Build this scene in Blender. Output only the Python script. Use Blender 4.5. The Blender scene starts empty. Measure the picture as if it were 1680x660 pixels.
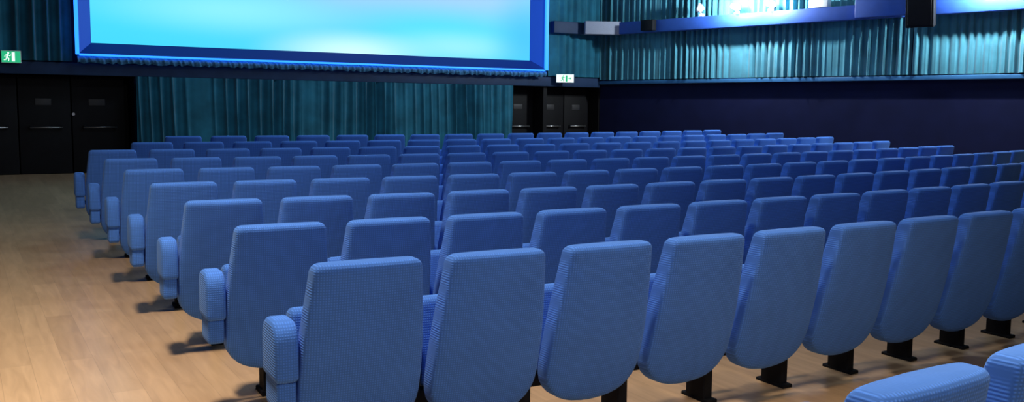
import bpy, bmesh, math, random
from mathutils import Vector, Matrix
random.seed(7)
scn=bpy.context.scene
try:
    scn.view_settings.view_transform='Standard'
except Exception: pass
col=scn.collection

# ------------------------------------------------------------------ materials
def new_mat(name):
    m=bpy.data.materials.new(name);m.use_nodes=True
    nt=m.node_tree;b=nt.nodes['Principled BSDF']
    return m,nt,b
def N(nt,t,**kw):
    n=nt.nodes.new(t)
    for k,v in kw.items(): setattr(n,k,v)
    return n
def simple(name,c,rough=.6,metal=0,noise=.0,scale=8,spec=.5,sheen=0):
    m,nt,b=new_mat(name)
    b.inputs['Roughness'].default_value=rough;b.inputs['Metallic'].default_value=metal
    b.inputs['Specular IOR Level'].default_value=spec
    b.inputs['Sheen Weight'].default_value=sheen
    tc=N(nt,'ShaderNodeTexCoord');n=N(nt,'ShaderNodeTexNoise');n.inputs['Scale'].default_value=scale;n.inputs['Detail'].default_value=4
    r=N(nt,'ShaderNodeValToRGB')
    r.color_ramp.elements[0].position=.3;r.color_ramp.elements[1].position=.7
    r.color_ramp.elements[0].color=[x*(1-noise) for x in c]+[1]
    r.color_ramp.elements[1].color=[min(1,x*(1+noise)) for x in c]+[1]
    nt.links.new(tc.outputs['Object'],n.inputs['Vector']);nt.links.new(n.outputs['Fac'],r.inputs['Fac'])
    nt.links.new(r.outputs['Color'],b.inputs['Base Color'])
    return m
def emis(name,c,s):
    m,nt,b=new_mat(name)
    b.inputs['Base Color'].default_value=(*[x*.3 for x in c],1)
    b.inputs['Emission Color'].default_value=(*c,1);b.inputs['Emission Strength'].default_value=s
    return m

def fabric(name,c):
    m,nt,b=new_mat(name)
    L=nt.links.new
    tc=N(nt,'ShaderNodeTexCoord')
    w1=N(nt,'ShaderNodeTexWave',bands_direction='X');w1.inputs['Scale'].default_value=27
    w2=N(nt,'ShaderNodeTexWave',bands_direction='Z');w2.inputs['Scale'].default_value=27
    for w in(w1,w2):
        w.inputs['Distortion'].default_value=.6;w.inputs['Detail'].default_value=1;w.inputs['Detail Scale'].default_value=3
        L(tc.outputs['Object'],w.inputs['Vector'])
    mu=N(nt,'ShaderNodeMath',operation='MULTIPLY');L(w1.outputs['Fac'],mu.inputs[0]);L(w2.outputs['Fac'],mu.inputs[1])
    no=N(nt,'ShaderNodeTexNoise');no.inputs['Scale'].default_value=5;L(tc.outputs['Object'],no.inputs['Vector'])
    ad=N(nt,'ShaderNodeMath',operation='MULTIPLY_ADD');L(no.outputs['Fac'],ad.inputs[0]);ad.inputs[1].default_value=.6;L(mu.outputs[0],ad.inputs[2])
    r=N(nt,'ShaderNodeValToRGB');r.color_ramp.elements[0].position=.1;r.color_ramp.elements[1].position=1.0
    r.color_ramp.elements[0].color=[x*.80 for x in c]+[1];r.color_ramp.elements[1].color=[min(1,x*1.3) for x in c]+[1]
    L(ad.outputs[0],r.inputs['Fac']);L(r.outputs['Color'],b.inputs['Base Color'])
    bp=N(nt,'ShaderNodeBump');bp.inputs['Strength'].default_value=.4;bp.inputs['Distance'].default_value=.0035
    L(mu.outputs[0],bp.inputs['Height']);L(bp.outputs['Normal'],b.inputs['Normal'])
    b.inputs['Roughness'].default_value=.85;b.inputs['Specular IOR Level'].default_value=.18
    b.inputs['Sheen Weight'].default_value=.18;b.inputs['Sheen Roughness'].default_value=.5;b.inputs['Sheen Tint'].default_value=(.35,.6,1,1)
    return m
M_fab=fabric('blue_waffle_upholstery',(.058,.180,.60))
M_black=simple('black_steel',(.005,.006,.009),.75,.0,.2,8,.2)
M_navy=simple('navy_wall_paint',(.005,.007,.036),.8,0,.12,3,.12)
M_darkw=simple('black_paint',(.005,.005,.007),.6,0,.2,4,.2)
M_bluerail=simple('blue_painted_rail',(.02,.07,.34),.5,0,.1,6,.4)
M_ledge=simple('blue_ledge_paint',(.03,.13,.30),.5,0,.1,6,.4)
M_fascia=simple('navy_fascia_paint',(.012,.035,.095),.6,0,.15,5,.3)
M_white=simple('white_enamel',(.75,.77,.8),.4,0,.04)
M_grey=simple('grey_grille_cloth',(.26,.29,.38),.8,0,.1,60)
M_dimplate=simple('dull_door_plate_paint',(.03,.03,.035),.5,0,.1)
M_steel=simple('brushed_steel',(.45,.46,.48),.35,.9,.05)
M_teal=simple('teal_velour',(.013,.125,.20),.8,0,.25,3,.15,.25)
M_teal_lit=simple('teal_velour_lit_tone',(.05,.20,.27),.85,0,.2,3,.1,.2)  # same teal velour, lamp light put into a paler colour
M_val=simple('ruched_blue_valance_cloth',(.04,.18,.38),.7,0,.35,40)
M_ceil=simple('dark_ceiling_paint',(.03,.035,.05),.9,0,.1)
M_led=emis('blue_led_strip',(.02,.22,1.0),2.2)
M_frame=emis('painted_glow_blue_frame',(.0,.08,.68),.52)  # LED glow on the side bars put into their emission
M_framed=emis('painted_glow_navy_frame',(.0,.035,.38),.28)  # weaker LED glow painted into the top and bottom bars
M_bulb=emis('lit_lamp_glass',(1,.98,.93),60)
M_green=emis('green_exit_panel',(.02,.50,.22),.9)
M_pict=emis('white_pictogram',(.85,1,.92),1.1)

def floor_mat():
    m,nt,b=new_mat('oak_plank_floor');L=nt.links.new
    tc=N(nt,'ShaderNodeTexCoord');mp=N(nt,'ShaderNodeMapping');mp.inputs['Rotation'].default_value=(0,0,math.pi/2)
    L(tc.outputs['Object'],mp.inputs['Vector'])
    br=N(nt,'ShaderNodeTexBrick');br.offset=.37;br.inputs['Scale'].default_value=1
    br.inputs['Brick Width'].default_value=1.3;br.inputs['Row Height'].default_value=.18;br.inputs['Mortar Size'].default_value=.001
    br.inputs['Color1'].default_value=(.57,.385,.225,1);br.inputs['Color2'].default_value=(.48,.32,.185,1);br.inputs['Mortar'].default_value=(.34,.23,.14,1)
    L(mp.outputs[0],br.inputs['Vector'])
    mp2=N(nt,'ShaderNodeMapping');mp2.inputs['Scale'].default_value=(10,1.2,1);L(tc.outputs['Object'],mp2.inputs['Vector'])
    no=N(nt,'ShaderNodeTexNoise');no.inputs['Scale'].default_value=1.8;no.inputs['Detail'].default_value=5;no.inputs['Distortion'].default_value=.6;L(mp2.outputs[0],no.inputs['Vector'])
    r=N(nt,'ShaderNodeValToRGB');r.color_ramp.elements[0].position=.3;r.color_ramp.elements[0].color=(.86,.85,.84,1);r.color_ramp.elements[1].position=.7;r.color_ramp.elements[1].color=(1.08,1.08,1.08,1)
    L(no.outputs['Fac'],r.inputs['Fac'])
    mx=N(nt,'ShaderNodeMix',data_type='RGBA',blend_type='MULTIPLY');mx.inputs[0].default_value=1
    L(br.outputs['Color'],mx.inputs[6]);L(r.outputs['Color'],mx.inputs[7]);L(mx.outputs[2],b.inputs['Base Color'])
    b.inputs['Roughness'].default_value=.30;b.inputs['Specular IOR Level'].default_value=.45
    return m
M_floor=floor_mat()

def screen_mat():
    m,nt,b=new_mat('painted_glow_screen');L=nt.links.new  # glow from the surrounding blue lights painted as emission blobs
    tc=N(nt,'ShaderNodeTexCoord')
    def blob(cx,cz,sx,sz,gamma=1.0):
        mp=N(nt,'ShaderNodeMapping');mp.inputs['Location'].default_value=(-cx/sx,0,-cz/sz);mp.inputs['Scale'].default_value=(1/sx,0,1/sz)
        L(tc.outputs['Object'],mp.inputs['Vector'])
        g=N(nt,'ShaderNodeTexGradient',gradient_type='SPHERICAL');L(mp.outputs[0],g.inputs['Vector'])
        s=N(nt,'ShaderNodeMapRange',interpolation_type='SMOOTHSTEP');L(g.outputs['Fac'],s.inputs['Value'])
        return s.outputs[0]
    def mix(prev,c,fac,amt):
        mu=N(nt,'ShaderNodeMath',operation='MULTIPLY');L(fac,mu.inputs[0]);mu.inputs[1].default_value=amt
        mx=N(nt,'ShaderNodeMix',data_type='RGBA');L(mu.outputs[0],mx.inputs[0])
        if isinstance(prev,tuple): mx.inputs[6].default_value=(*prev,1)
        else: L(prev,mx.inputs[6])
        mx.inputs[7].default_value=(*c,1)
        return mx.outputs[2]
    c=(.05,.66,.93)
    # local coords: x 0..9.3 , z 0..4.3 from lower left
    c=mix(c,(.44,.60,.88),blob(5.0,2.2,7.5,2.6),1.0)
    c=mix(c,(.44,.60,.88),blob(8.0,2.0,3.4,1.7),.8)
    c=mix(c,(.06,.70,.94),blob(1.2,.70,4.6,1.0),1.0)
    c=mix(c,(.07,.72,.96),blob(7.0,.50,3.6,.8),1.0)
    c=mix(c,(.60,.97,1.0),blob(4.95,.05,2.3,.55),1.0)
    c=mix(c,(.36,.92,1.0),blob(2.4,.75,3.2,.6),.6)
    c=mix(c,(.40,.88,1.0),blob(7.4,.25,2.4,.5),.65)
    c=mix(c,(.04,.50,.95),blob(9.2,.5,1.2,1.4),.8)
    L(c,b.inputs['Emission Color']);b.inputs['Emission Strength'].default_value=1.06
    b.inputs['Base Color'].default_value=(.06,.08,.1,1);b.inputs['Roughness'].default_value=.9
    return m
M_screen=screen_mat()

# ------------------------------------------------------------------ mesh helpers
def obj_from(name,verts,faces,mat,smooth=False,parent=None,loc=None):
    me=bpy.data.meshes.new(name);me.from_pydata([tuple(v) for v in verts],[],faces);me.update()
    bm=bmesh.new();bm.from_mesh(me);bmesh.ops.recalc_face_normals(bm,faces=bm.faces);bm.to_mesh(me);bm.free()
    if smooth:
        for p in me.polygons:p.use_smooth=True
    me.materials.append(mat)
    o=bpy.data.objects.new(name,me);col.objects.link(o)
    if parent:o.parent=parent
    if loc is not None:o.location=loc
    return o
def box(name,lo,hi,mat,bev=0,parent=None,seg=3,origin=None):
    lo=Vector(lo);hi=Vector(hi)
    og=Vector(((lo.x+hi.x)/2,(lo.y+hi.y)/2,lo.z)) if origin is None else Vector(origin)
    bm=bmesh.new();bmesh.ops.create_cube(bm,size=1)
    for v in bm.verts:
        v.co=Vector((lo.x+(v.co.x+.5)*(hi.x-lo.x),lo.y+(v.co.y+.5)*(hi.y-lo.y),lo.z+(v.co.z+.5)*(hi.z-lo.z)))-og
    if bev>0:
        bmesh.ops.bevel(bm,geom=list(bm.edges),offset=bev,segments=seg,affect='EDGES',profile=.5)
    me=bpy.data.meshes.new(name);bm.to_mesh(me);bm.free()
    if bev>0:
        for p in me.polygons:p.use_smooth=True
    me.materials.append(mat)
    o=bpy.data.objects.new(name,me);col.objects.link(o);o.location=og
    if parent:o.parent=parent
    return o
def cyl(name,a,b,r,mat,parent=None,seg=20):
    a=Vector(a);b=Vector(b);d=(b-a);L=d.length
    bm=bmesh.new();bmesh.ops.create_cone(bm,cap_ends=True,segments=seg,radius1=r,radius2=r,depth=L)
    q=Vector((0,0,1)).rotation_difference(d.normalized()).to_matrix().to_4x4()
    bm.transform(Matrix.Translation((b-a)/2)@q)
    me=bpy.data.meshes.new(name);bm.to_mesh(me);bm.free()
    for p in me.polygons:p.use_smooth=len(p.vertices)==4
    me.materials.append(mat);o=bpy.data.objects.new(name,me);col.objects.link(o);o.location=a
    if parent:o.parent=parent
    return o
def thing(o,label,cat,group=None):
    o['label']=label;o['category']=cat
    if group:o['group']=group
def structure(o):o['kind']='structure'
def empty(name,loc,rz=0):
    e=bpy.data.objects.new(name,None);e.empty_display_size=.1;e.location=loc;e.rotation_euler=(0,0,rz);col.objects.link(e);return e

# ------------------------------------------------------------------ room numbers
CAMZ=1.707
Y0=3.608;DW=18.43;XC=13.572;FL=.237
def fz(y):
    d=max(0,y-Y0);return .013*d+.0009*d*d
RD=Vector((math.sin(FL),-math.cos(FL),0))
RN=Vector((-math.cos(FL),-math.sin(FL),0))
RC=Vector((XC,DW,0))
def rp(s,off,z): return RC+RD*s+RN*off+Vector((0,0,z))
RANG=math.atan2(RD.y,RD.x)
CEIL=7.6;YB=-4.0;XL=-1.4;SEND=(DW-YB)/math.cos(FL)
XR_B=(RC+RD*SEND).x

vs=[];fs=[]
ny=60
ys=[YB+(DW+1.2-YB)*i/ny for i in range(ny+1)]
for y in ys:
    xr=XC+(DW-y)*math.tan(FL) if y<DW else XC
    for k in range(9): vs.append((XL+(xr-XL)*k/8,y,fz(min(y,DW+1.2))))
for i in range(ny):
    for k in range(8):
        a=i*9+k;fs.append((a,a+1,a+10,a+9))
fl=obj_from('floor',vs,fs,M_floor,True);structure(fl)
c=box('ceiling',(XL-.2,YB-.2,CEIL),(XR_B+.3,DW+1.3,CEIL+.1),M_ceil);structure(c)
c=box('wall_left',(XL-.15,YB,-.1),(XL,DW+1.2,CEIL),M_navy);structure(c)
c=box('wall_back',(XL-.15,YB-.15,-.1),(XR_B+.3,YB,CEIL),M_navy);structure(c)
def slab_right(name,s0,s1,o0,o1,z0,z1,mat,bev=0):
    og=rp((s0+s1)/2,(o0+o1)/2,z0)
    o=box(name,(-(s1-s0)/2,-(o1-o0)/2,0),((s1-s0)/2,(o1-o0)/2,z1-z0),mat,bev,origin=(0,0,0))
    o.location=og;o.rotation_euler=(0,0,RANG)
    return o
w=slab_right('wall_right',0,SEND+.1,-.15,0,-.1,CEIL,M_navy);structure(w)
LT=2.22
w=box('wall_front',(XL,DW,LT),(XC+.05,DW+.15,CEIL),M_navy);structure(w)
w=box('wall_front_lower',(2.9,DW,fz(DW)-.05),(11.02,DW+.6,LT),M_navy);structure(w)
w=box('wall_recess',(XL,DW+1.0,.3),(XC+.3,DW+1.15,LT),M_darkw);structure(w)
w=box('wall_pier',(11.93,DW,fz(DW)-.05),(12.03,DW+.6,LT),M_darkw);structure(w)
w=box('wall_recess_lintel',(XL,DW+.15,LT),(XC+.3,DW+1.15,LT+.1),M_darkw);structure(w)
w=box('wall_recess_side',(XC-.02,DW+.02,.3),(XC+.1,DW+1.0,LT),M_darkw);structure(w)
t=box('trim_1',(XL,DW-.10,LT-.02),(XC-.08,DW-.002,LT+.20),M_fascia,.01);structure(t)
t=slab_right('trim_2',.05,SEND,.002,.12,2.28,2.36,M_ledge,.008);structure(t)
t=box('baseboard_front',(2.95,DW-.02,fz(DW)),(11.0,DW-.001,fz(DW)+.08),M_darkw);structure(t)

# ------------------------------------------------------------------ curtains
def curtain(name,p0,d,n,length,z0f,z1,wl,amp,mat,off,seed,spm=60,rows=14,sharp=0.0):
    rnd=random.Random(seed)
    ph=[rnd.uniform(0,6.28) for _ in range(8)]
    nx=int(length*spm);vs=[];fs=[]
    for j in range(rows+1):
        v=j/rows
        for i in range(nx+1):
            s=length*i/nx
            warp=.35*math.sin(s*1.9+ph[0])+.25*math.sin(s*4.3+ph[1])+.12*math.sin(v*2.2+s*.9+ph[2])
            a=2*math.pi*s/wl+warp*3.4
            am=amp*(.75+.45*math.sin(s*2.7+ph[3])+.3*math.sin(s*6.1+ph[4]+v))*(.8+.35*(1-v))
            dsp=am*(.75*math.sin(a)+.33*math.sin(2*a+ph[5]+1.3*math.sin(s*1.3))+.28*math.sin(.5*a+ph[6]+v*.8))
            p=p0+d*(s+.014*math.sin(a*1.0+v*2))+n*(off+dsp)
            zz0=z0f(p.y) if callable(z0f) else z0f
            vs.append((p.x-p0.x,p.y-p0.y,zz0+(z1-zz0)*v))
    for j in range(rows):
        for i in range(nx):
            a=j*(nx+1)+i;fs.append((a,a+1,a+nx+2,a+nx+1))
    o=obj_from(name,vs,fs,mat,True);o.location=(p0.x,p0.y,0)
    return o
X=Vector((1,0,0));NY=Vector((0,-1,0))
o=curtain('stage_curtain',Vector((2.90,DW,0)),X,NY,8.1,lambda y:fz(y)+.02,2.20,.22,.075,M_teal,.15,1,spm=60)
thing(o,'long pleated teal velour curtain hanging under the cinema screen','curtain')
o=curtain('wall_curtain',Vector((XL+.1,DW,0)),X,NY,3.15,2.44,CEIL-.1,.22,.06,M_teal,.12,2)
thing(o,'dark teal pleated wall curtain beside the cinema screen above the fascia','curtain','wall curtains')
o=curtain('wall_curtain',Vector((11.95,DW,0)),X,NY,1.5,2.44,CEIL-.1,.2,.055,M_teal,.12,3)
thing(o,'short dark teal pleated curtain between screen and wall corner','curtain','wall curtains')
o=curtain('wall_curtain',rp(.12,0,0),RD,RN,13.5,2.38,CEIL-.1,.15,.055,M_teal_lit,.10,4,spm=80)
thing(o,'long finely pleated teal curtain lit by wall lamps above the ledge','curtain','wall curtains')

# ------------------------------------------------------------------ screen
SX0,SX1,SZ0,SZ1=1.93,11.80,2.56,7.3
scr=empty('cinema_screen',((SX0+SX1)/2,DW-.05,SZ0))
thing(scr,'large pale blue cinema screen in a blue frame, glow painted on both','screen')
def kid(o,par):
    mw=Vector(o.location);o.parent=par;o.location=mw-Vector(par.location)
    return o
IX0,IX1,IZ0,IZ1=2.16,11.46,2.76,7.1
s=obj_from('projection_surface',[(0,0,0),(IX1-IX0,0,0),(IX1-IX0,0,IZ1-IZ0),(0,0,IZ1-IZ0)],[(0,1,2,3)],M_screen);s.location=(IX0,DW-.12,IZ0);kid(s,scr)
def quadbar(name,a,b,c,d,mat):
    o=obj_from(name,[Vector(a),Vector(b),Vector(c),Vector(d)],[(0,1,2,3)],mat)
    m=o.modifiers.new('s','SOLIDIFY');m.thickness=.03;kid(o,scr);return o
yi,yo=DW-.13,DW-.30
quadbar('frame_side',(IX0,yi,IZ0),(IX0,yi,IZ1),(SX0,yo,SZ1),(SX0,yo,SZ0),M_frame)
quadbar('frame_side',(IX1,yi,IZ0),(SX1,yo,SZ0),(SX1,yo,SZ1),(IX1,yi,IZ1),M_frame)
quadbar('frame_rail',(IX0,yi,IZ0),(SX0,yo,SZ0),(SX1,yo,SZ0),(IX1,yi,IZ0),M_framed)
quadbar('frame_rail',(IX0,yi,IZ1),(IX1,yi,IZ1),(SX1,yo,SZ1),(SX0,yo,SZ1),M_framed)
for nm,lo,hi in(('led_strip',(SX0-.03,yo-.04,SZ0),(SX0+.03,yo+.02,SZ1)),('led_strip',(SX1-.04,yo-.04,SZ0),(SX1+.04,yo+.02,SZ1)),('led_strip',(SX0+.03,yo-.04,SZ0-.02),(SX1-.04,yo+.02,SZ0+.015))):
    kid(box(nm,lo,hi,M_led,.008),scr)
vs=[];fs=[];nx=700;L=SX1-SX0+.02
for j in range(7):
    v=j/6
    for i in range(nx+1):
        x=L*i/nx
        dsp=.05*math.sin(v*math.pi)+.012*math.sin(x*48+2*math.sin(x*7)+v*3)+.008*math.sin(x*90+v*5)
        z=(-.125+.125*v)+(.012*math.sin(x*30+math.sin(x*11)*2) if j==0 else 0)
        vs.append((x,-dsp,z))
for j in range(6):
    for i in range(nx):
        a=j*(nx+1)+i;fs.append((a,a+1,a+nx+2,a+nx+1))
v=obj_from('valance',vs,fs,M_val,True);v.location=(SX0,yo+.03,SZ0-.02);kid(v,scr)
v['label']='ruched blue cloth valance'

# ------------------------------------------------------------------ doors
def door(n,x0,x1,plate=True,bar=True):
    z0=fz(DW+.5);y=DW+.42
    d=box('door_%d'%n,(x0+.01,y,z0),(x1-.01,y+.05,LT-.03),M_darkw,.006);structure(d)
    og=Vector(d.location)
    def add(o):
        mw=Vector(o.location);o.parent=d;o.location=mw-og
    if bar:
        m=(x1-x0)*.2
        add(cyl('push_bar',(x0+m,y-.07,1.26),(x1-m*.9,y-.07,1.26),.014,M_steel))
        for xx in(x0+m+.02,x1-m*.9-.02): add(box('bar_bracket',(xx-.02,y-.08,1.23),(xx+.02,y-.001,1.29),M_black,.004))
    if plate:
        add(box('door_plate',(x0+(x1-x0)*.32,y-.008,1.66),(x0+(x1-x0)*.62,y-.001,1.78),M_dimplate,.002))
door(1,1.87,2.80);door(2,1.00,1.87);door(3,.08,1.0);door(4,-.84,.08)
door(5,11.1,11.92);door(6,12.05,12.8);door(7,12.8,13.55)
lk=cyl('door_lock',(1.90,DW+.415,1.50),(1.90,DW+.38,1.50),.028,M_steel)
lk.parent=bpy.data.objects['door_1'];lk.location=Vector((1.90,DW+.415,1.50))-Vector(bpy.data.objects['door_1'].location)

# ------------------------------------------------------------------ exit signs
def exit_sign(loc,rz,w,h,label,white):
    e=empty('exit_sign',loc,rz);thing(e,label,'sign','exit signs')
    b=box('sign_box',(-w/2,-.03,0),(w/2,.03,h),M_white,.006,origin=(0,0,0));b.parent=e
    pf=M_pict if white else M_green; fg=M_green if white else M_pict
    p=box('sign_panel',(-w/2+.012,-.036,.012),(w/2-.012,-.031,h-.012),pf,origin=(0,0,0));p.parent=e
    vs=[];fs=[]
    def poly(pts):
        i=len(vs);vs.extend([(x*h-.0,-.039,z*h) for x,z in pts]);fs.append(tuple(range(i,i+len(pts))))
    def limb(a,b,t):
        a=Vector(a);b=Vector(b);d=(b-a).normalized();n=Vector((-d.y,d.x))*t
        poly([a+n,b+n,b-n,a-n])
    cx=-.25
    poly([(cx+.06+.075*math.cos(k*math.pi/6),.80+.075*math.sin(k*math.pi/6)) for k in range(12)])
    limb((cx+.03,.70),(cx-.06,.44),.06)
    limb((cx+.02,.66),(cx+.17,.56),.03);limb((cx+.17,.56),(cx+.24,.66),.028)
    limb((cx+.0,.66),(cx-.15,.62),.03);limb((cx-.15,.62),(cx-.20,.48),.028)
    limb((cx-.06,.46),(cx+.10,.36),.04);limb((cx+.10,.36),(cx+.06,.16),.035)
    limb((cx-.06,.46),(cx-.10,.28),.04);limb((cx-.10,.28),(cx-.27,.24),.035)
    poly([(cx+.30,.14),(cx+.52,.14),(cx+.52,.86),(cx+.30,.86)])
    if w/h>1.6:
        poly([(cx+.62,.46),(cx+.85,.46),(cx+.85,.56),(cx+.62,.56)]);poly([(cx+.83,.36),(cx+1.0,.51),(cx+.83,.66)])
    g=obj_from('pictogram',vs,fs,fg);g.parent=e
    return e
exit_sign((.90,DW-.16,CAMZ+.67),0,.31,.215,'green illuminated exit sign with white running figure on fascia',False)
ex=exit_sign((12.32,DW-.32,CAMZ+.58),math.radians(-32),.42,.20,'white illuminated exit sign with green running figure near corner',True)
br=box('sign_bracket',(-.02,0,.05),(.02,.2,.12),M_black,origin=(0,0,0));br.parent=ex

# ------------------------------------------------------------------ rail + fixtures
r=slab_right('lighting_rail',.45,7.45,.19,.36,3.43,3.70,M_bluerail,.01);thing(r,'long blue painted lighting rail along the curtained side wall','rail','lighting rails')
r=slab_right('lighting_rail',8.05,13.2,.19,.36,3.43,3.72,M_bluerail,.01);thing(r,'blue painted lighting rail beyond the hanging loudspeaker','rail','lighting rails')
r=box('lighting_rail',(11.97,DW-.36,3.43),(13.3,DW-.2,3.70),M_fascia,.01);thing(r,'blue rail with shade painted in as navy, in front of the curtain beside the screen','rail','lighting rails')  # unlit stretch of the blue rail, shade put into the colour
o=box('wall_speaker',(-.42,-.1,0),(.42,.1,.30),M_grey,.015,origin=(0,0,0));o.location=(13.12,DW-.66,3.42);o.rotation_euler=(0,0,math.radians(-25))
thing(o,'flat grey cloth-covered loudspeaker box at the wall corner','speaker')
o=slab_right('rail_speaker',1.58,1.92,.362,.50,3.46,3.70,M_black,.01);thing(o,'small black speaker mounted on the blue rail','box')  # small black speaker box on the rail, holds no lamp
o=slab_right('equipment_cabinet',6.62,7.58,.37,.50,3.44,4.05,M_bluerail,.015);thing(o,'blue painted cabinet fixed on the wall rail','box')
def lamp(s,z,lit,label):
    e=empty('wall_lamp',rp(s,.30,z),RANG);thing(e,label,'lamp','wall lamps')
    b=box('lamp_base',(-.05,-.04,0),(.05,.04,.06),M_white,.008,origin=(0,0,0));b.parent=e
    a=cyl('lamp_arm',(0,0,.06),(0,-.10,.12),.012,M_white,e)
    vs=[];fs=[]
    prof=[(.03,-.06),(.05,-.05),(.06,.0),(.085,.09),(.078,.09),(.05,.0)]
    for (rr_,zz) in prof:
        for k in range(20):
            t=k*math.pi/10;vs.append((zz,rr_*math.cos(t),rr_*math.sin(t)))
    for i in range(len(prof)-1):
        for k in range(20):
            fs.append((i*20+k,i*20+(k+1)%20,(i+1)*20+(k+1)%20,(i+1)*20+k))
    fs.append(tuple(range(20)))
    h=obj_from('lamp_shade',vs,fs,M_white,True);h.parent=e;h.location=(0,-.12,.15);h.rotation_euler=(0,math.radians(20 if lit else -35),0)
    bm=bmesh.new();bmesh.ops.create_icosphere(bm,subdivisions=2,radius=.075 if lit else .05);me=bpy.data.meshes.new('lamp_bulb');bm.to_mesh(me);bm.free()
    me.materials.append(M_bulb if lit else M_white);g=bpy.data.objects.new('lamp_bulb',me);col.objects.link(g);g.parent=e;g.location=(.08 if lit else .04,-.12,.13)
    return e
lamp(3.08,3.70,False,'small white adjustable wall lamp switched off on blue rail')
for s in(3.95,4.75,8.75,9.25):
    lamp(s,3.70,True,'small white wall lamp switched on above the blue rail')
o=slab_right('junction_box',5.60,6.0,.20,.36,3.705,3.86,M_white,.01);thing(o,'small white junction box sitting on the blue rail','box')
e=empty('loudspeaker',rp(7.95,.62,3.20),0);e.rotation_euler=(math.radians(8),0,RANG+math.radians(6))
thing(e,'black wedge-shaped loudspeaker hung high on the curtained wall','speaker')
vs=[(-.24,-.2,0),(.24,-.2,0),(.17,.2,0),(-.17,.2,0),(-.24,-.2,1.05),(.24,-.2,1.05),(.17,.2,1.05),(-.17,.2,1.05)]
b=obj_from('speaker_cabinet',vs,[(0,1,2,3),(4,5,6,7),(0,1,5,4),(1,2,6,5),(2,3,7,6),(3,0,4,7)],M_black);b.parent=e
bv=b.modifiers.new('b','BEVEL');bv.width=.015;bv.segments=2
g=box('speaker_grille',(-.2,.0,.04),(.2,.012,1.0),M_darkw,.004,origin=(0,0,0));g.parent=e;g.location=(0,-.213,0)
b=box('speaker_bracket',(-.03,.2,.4),(.03,.40,.5),M_black,origin=(0,0,0));b.parent=e

# ------------------------------------------------------------------ chair prototype (origin on the floor under the top of the back)
YS=-.085
def back_hw(z):
    if z>.45:
        t=(1.05-z)/.6;t=min(1,max(0,t));return .240+.043*math.sin(t*math.pi/2)**1.1
    q=(.45-z)/.235;q=min(.999,max(0,q))
    return .283*(1-q**2.6)**(1/2.3)
def back_mesh():
    zs=[.2155,.218,.225,.235,.25,.27,.30,.34,.38,.42,.46,.52,.58,.64,.70,.76,.82,.88,.93,.97,1.0,1.015,1.025,1.034,1.041,1.046,1.049,1.05]
    vs=[];fs=[];n=56
    for z in zs:
        hw=back_hw(z);th=.115+.02*math.sin(math.pi*(1.05-z)/.84)
        if z>1.015:
            k=(z-1.015)/.035;k=min(k,.985);c=math.sqrt(1-k*k);hw=hw-.030*(1-c);tt=th*(.5+.5*c)
        elif z<.27:
            k=(.27-z)/.056;k=min(k,.98);c=math.sqrt(1-k*k);tt=th*(.35+.65*c)
        else: tt=th
        yr=.24*(1.05-z)-.015*math.sin(math.pi*min(1,(1.05-z)/.8))+YS
        yc=yr+th/2
        for k in range(n):
            a=2*math.pi*k/n;ca,sa=math.cos(a),math.sin(a)
            e=2/7.
            x=hw*math.copysign(abs(ca)**e,ca);y=tt/2*math.copysign(abs(sa)**e,sa)
            if hw>0: y+=(-.012 if sa<0 else .012)*(1-(x/hw)**2)
            vs.append((x,yc+y,z-.004))
    m=len(zs)
    for i in range(m-1):
        for k in range(n):
            fs.append((i*n+k,i*n+(k+1)%n,(i+1)*n+(k+1)%n,(i+1)*n+k))
    fs.append(tuple(range(n)));fs.append(tuple((m-1)*n+k for k in range(n)))
    return vs,fs
def extr_profile(prof,w,bev):
    bm=bmesh.new()
    A=[bm.verts.new((-w/2,y,z)) for y,z in prof];B=[bm.verts.new((w/2,y,z)) for y,z in prof]
    bm.faces.new(A);bm.faces.new(B[::-1])
    n=len(prof)
    for i in range(n): bm.faces.new((A[i],B[i],B[(i+1)%n],A[(i+1)%n]))
    bmesh.ops.recalc_face_normals(bm,faces=bm.faces)
    ed=[e for e in bm.edges if abs(e.verts[0].co.x-e.verts[1].co.x)<1e-6]
    bmesh.ops.bevel(bm,geom=ed,offset=bev,segments=3,affect='EDGES',profile=.5)
    return bm
def rr(y0,y1,z0,z1,r0,r1,n=6):
    out=[]
    for (cy,cz,a0,r) in((y1-r0,z0+r0,-90,r0),(y1-r1,z1-r1,0,r1),(y0+r1,z1-r1,90,r1),(y0+r0,z0+r0,180,r0)):
        for k in range(n+1):
            a=math.radians(a0+90*k/n);out.append((cy+r*math.cos(a),cz+r*math.sin(a)))
    return out
def mesh_of(name,bm,mat,smooth=True):
    me=bpy.data.meshes.new(name);bm.to_mesh(me);bm.free()
    if smooth:
        for p in me.polygons:p.use_smooth=True
    me.materials.append(mat);return me
vs,fs=back_mesh()
tmp=obj_from('backrest',vs,fs,M_fab,True);ME_back=tmp.data;bpy.data.objects.remove(tmp)
ME_arm=mesh_of('armrest',extr_profile(rr(.20,.46,.50,.77,.03,.08),.056,.018),M_fab)
ME_endarm=mesh_of('end_armrest',extr_profile(rr(.02,.27,.53,.795,.03,.09),.105,.025),M_fab)
ME_endpan=mesh_of('armrest_panel',extr_profile(rr(.04,.25,.40,.54,.03,.02),.085,.015),M_fab)
bm=extr_profile(rr(-.06,.06,0,.44,.04,.05),.46,.03)
bm.transform(Matrix.Translation((0,.34,.34))@Matrix.Rotation(math.radians(-12),4,'X'))
ME_cush=mesh_of('seat_cushion',bm,M_fab)
bm=bmesh.new()
def addbox(bm,lo,hi):
    r=bmesh.ops.create_cube(bm,size=1)
    for v in r['verts']: v.co=Vector((lo[0]+(v.co.x+.5)*(hi[0]-lo[0]),lo[1]+(v.co.y+.5)*(hi[1]-lo[1]),lo[2]+(v.co.z+.5)*(hi[2]-lo[2])))
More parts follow.
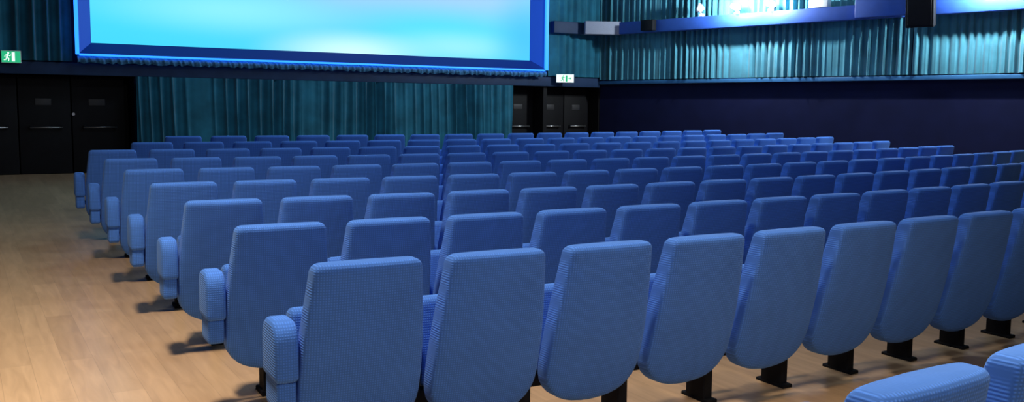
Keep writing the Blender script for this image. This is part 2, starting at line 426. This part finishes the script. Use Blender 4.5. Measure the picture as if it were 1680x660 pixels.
addbox(bm,(-.02,.30,.02),(.045,.46,.50));addbox(bm,(-.022,.27,0),(.06,.50,.025));addbox(bm,(.03,.31,.26),(.30,.38,.33))
bmesh.ops.bevel(bm,geom=list(bm.edges),offset=.005,segments=1,affect='EDGES')
ME_ped=mesh_of('pedestal',bm,M_black,False)
bm=bmesh.new()
addbox(bm,(-.03,.30,.012),(.03,.42,.42));addbox(bm,(-.045,.28,0),(.045,.45,.03));addbox(bm,(-.34,.22,.43),(.03,.27,.47));addbox(bm,(-.03,.22,.40),(.03,.34,.47))
bmesh.ops.bevel(bm,geom=list(bm.edges),offset=.005,segments=1,affect='EDGES')
ME_endped=mesh_of('end_pedestal',bm,M_black,False)
protos={}
for k,n_,me in(('backrest','backrest',ME_back),('seat_cushion','seat_cushion',ME_cush),('armrest','armrest',ME_arm),('end_armrest','armrest',ME_endarm),('panel','armrest_panel',ME_endpan),('pedestal','pedestal',ME_ped),('end_pedestal','pedestal',ME_endped)):
    protos[k]=bpy.data.objects.new(n_,me)
SP=.62;X0=1.246;PP=1.226;WT=.498;K=.0202
def add_seat(x,y,z,rz,end,label,group):
    e=bpy.data.objects.new('cinema_chair',None);e.empty_display_size=.1
    e.location=(x,y,z);e.rotation_euler=(0,0,rz);col.objects.link(e);thing(e,label,'chair',group)
    def put(k,loc=(0,0,0)):
        c=protos[k].copy();col.objects.link(c);c.parent=e;c.location=loc;return c
    put('backrest');put('seat_cushion')
    if end:
        put('end_armrest',(-.335,0,0));put('panel',(-.335,0,0));put('end_pedestal',(.0,0,0))
    else:
        put('armrest',(-.298,0,0));put('pedestal',(-.285,0,0))
    return e
rows={0:(0,10),1:(0,13),2:(0,17),3:(0,20),4:(0,20),5:(0,20),6:(0,20),7:(1,20),8:(2,19)}
for r,(a,b) in rows.items():
    for t in range(a,b+1):
        u=(t-5)*SP
        x=X0+WT/2+SP*t;y=Y0+PP*r+.5*K*u*u;rz=K*u*.8
        lab='blue waffle-fabric cinema chair with tipped-up cushion in a row'
        if t==a: lab='blue waffle-fabric cinema chair with padded armrest beside the aisle'
        add_seat(x,y,fz(y),rz,t==a,lab,'blue cinema chairs in the main block')
for t in range(0,4):
    add_seat(1.18+WT/2+SP*t,1.40+.03*t,0,.05,t==0,'blue waffle-fabric cinema chair in the row behind the cross aisle','blue cinema chairs behind the cross aisle')
for p in list(protos.values()): bpy.data.objects.remove(p)

# ------------------------------------------------------------------ lights
def area(name,loc,tgt,size,power,c,spread=180):
    l=bpy.data.lights.new(name,'AREA');l.shape='DISK';l.size=size;l.energy=power;l.color=c;l.spread=math.radians(spread)
    o=bpy.data.objects.new(name,l);col.objects.link(o);o.location=loc
    d=Vector(tgt)-Vector(loc);o.rotation_euler=d.to_track_quat('-Z','Y').to_euler();return o
area('unseen_light',(1.2,-.9,4.6),(1.7,4.0,.4),.9,96,(1,.96,.92))
area('unseen_light',(5.5,5.6,7.3),(5.5,5.6,0),1.6,125,(.75,.88,1))
area('unseen_light',(.2,4.6,7.3),(-.1,5.2,0),.9,225,(1,.84,.66),100)
area('unseen_light',(3.6,1.9,6.6),(3.4,1.7,0),.8,42,(1,.78,.54),50)  # unseen warm light added to brighten the cross-aisle floor
area('unseen_light',(6,12.5,7.4),(6,11.5,0),2.5,150,(.6,.8,1))
area('unseen_light',(12.5,10,7.4),(11.5,9,0),1.5,130,(.65,.82,1))
for s,p in((3.95,250),(4.75,250),(8.75,220),(9.25,220)):
    l=bpy.data.lights.new('lamp_glow','POINT');l.energy=p;l.color=(.88,.97,1);l.shadow_soft_size=.05
    o=bpy.data.objects.new('lamp_glow',l);col.objects.link(o);o.location=rp(s+.05,.68,3.95)
w=bpy.data.worlds.new('world');scn.world=w;w.use_nodes=True
w.node_tree.nodes['Background'].inputs[0].default_value=(.3,.5,.9,1);w.node_tree.nodes['Background'].inputs[1].default_value=.03

# ------------------------------------------------------------------ camera
yaw,pitch,roll=.542,-.101,.010
fw=Vector((math.sin(yaw)*math.cos(pitch),math.cos(yaw)*math.cos(pitch),math.sin(pitch)))
rt=Vector((math.cos(yaw),-math.sin(yaw),0));up=rt.cross(fw)
r2=rt*math.cos(roll)+up*math.sin(roll);u2=-rt*math.sin(roll)+up*math.cos(roll)
cd=bpy.data.cameras.new('camera');cd.sensor_width=36;cd.lens=1520/1680*36;cd.clip_start=.05;cd.clip_end=200
co=bpy.data.objects.new('camera',cd);col.objects.link(co)
M=Matrix((( r2.x,u2.x,-fw.x,0),(r2.y,u2.y,-fw.y,0),(r2.z,u2.z,-fw.z,CAMZ),(0,0,0,1)))
co.matrix_world=M
scn.camera=co
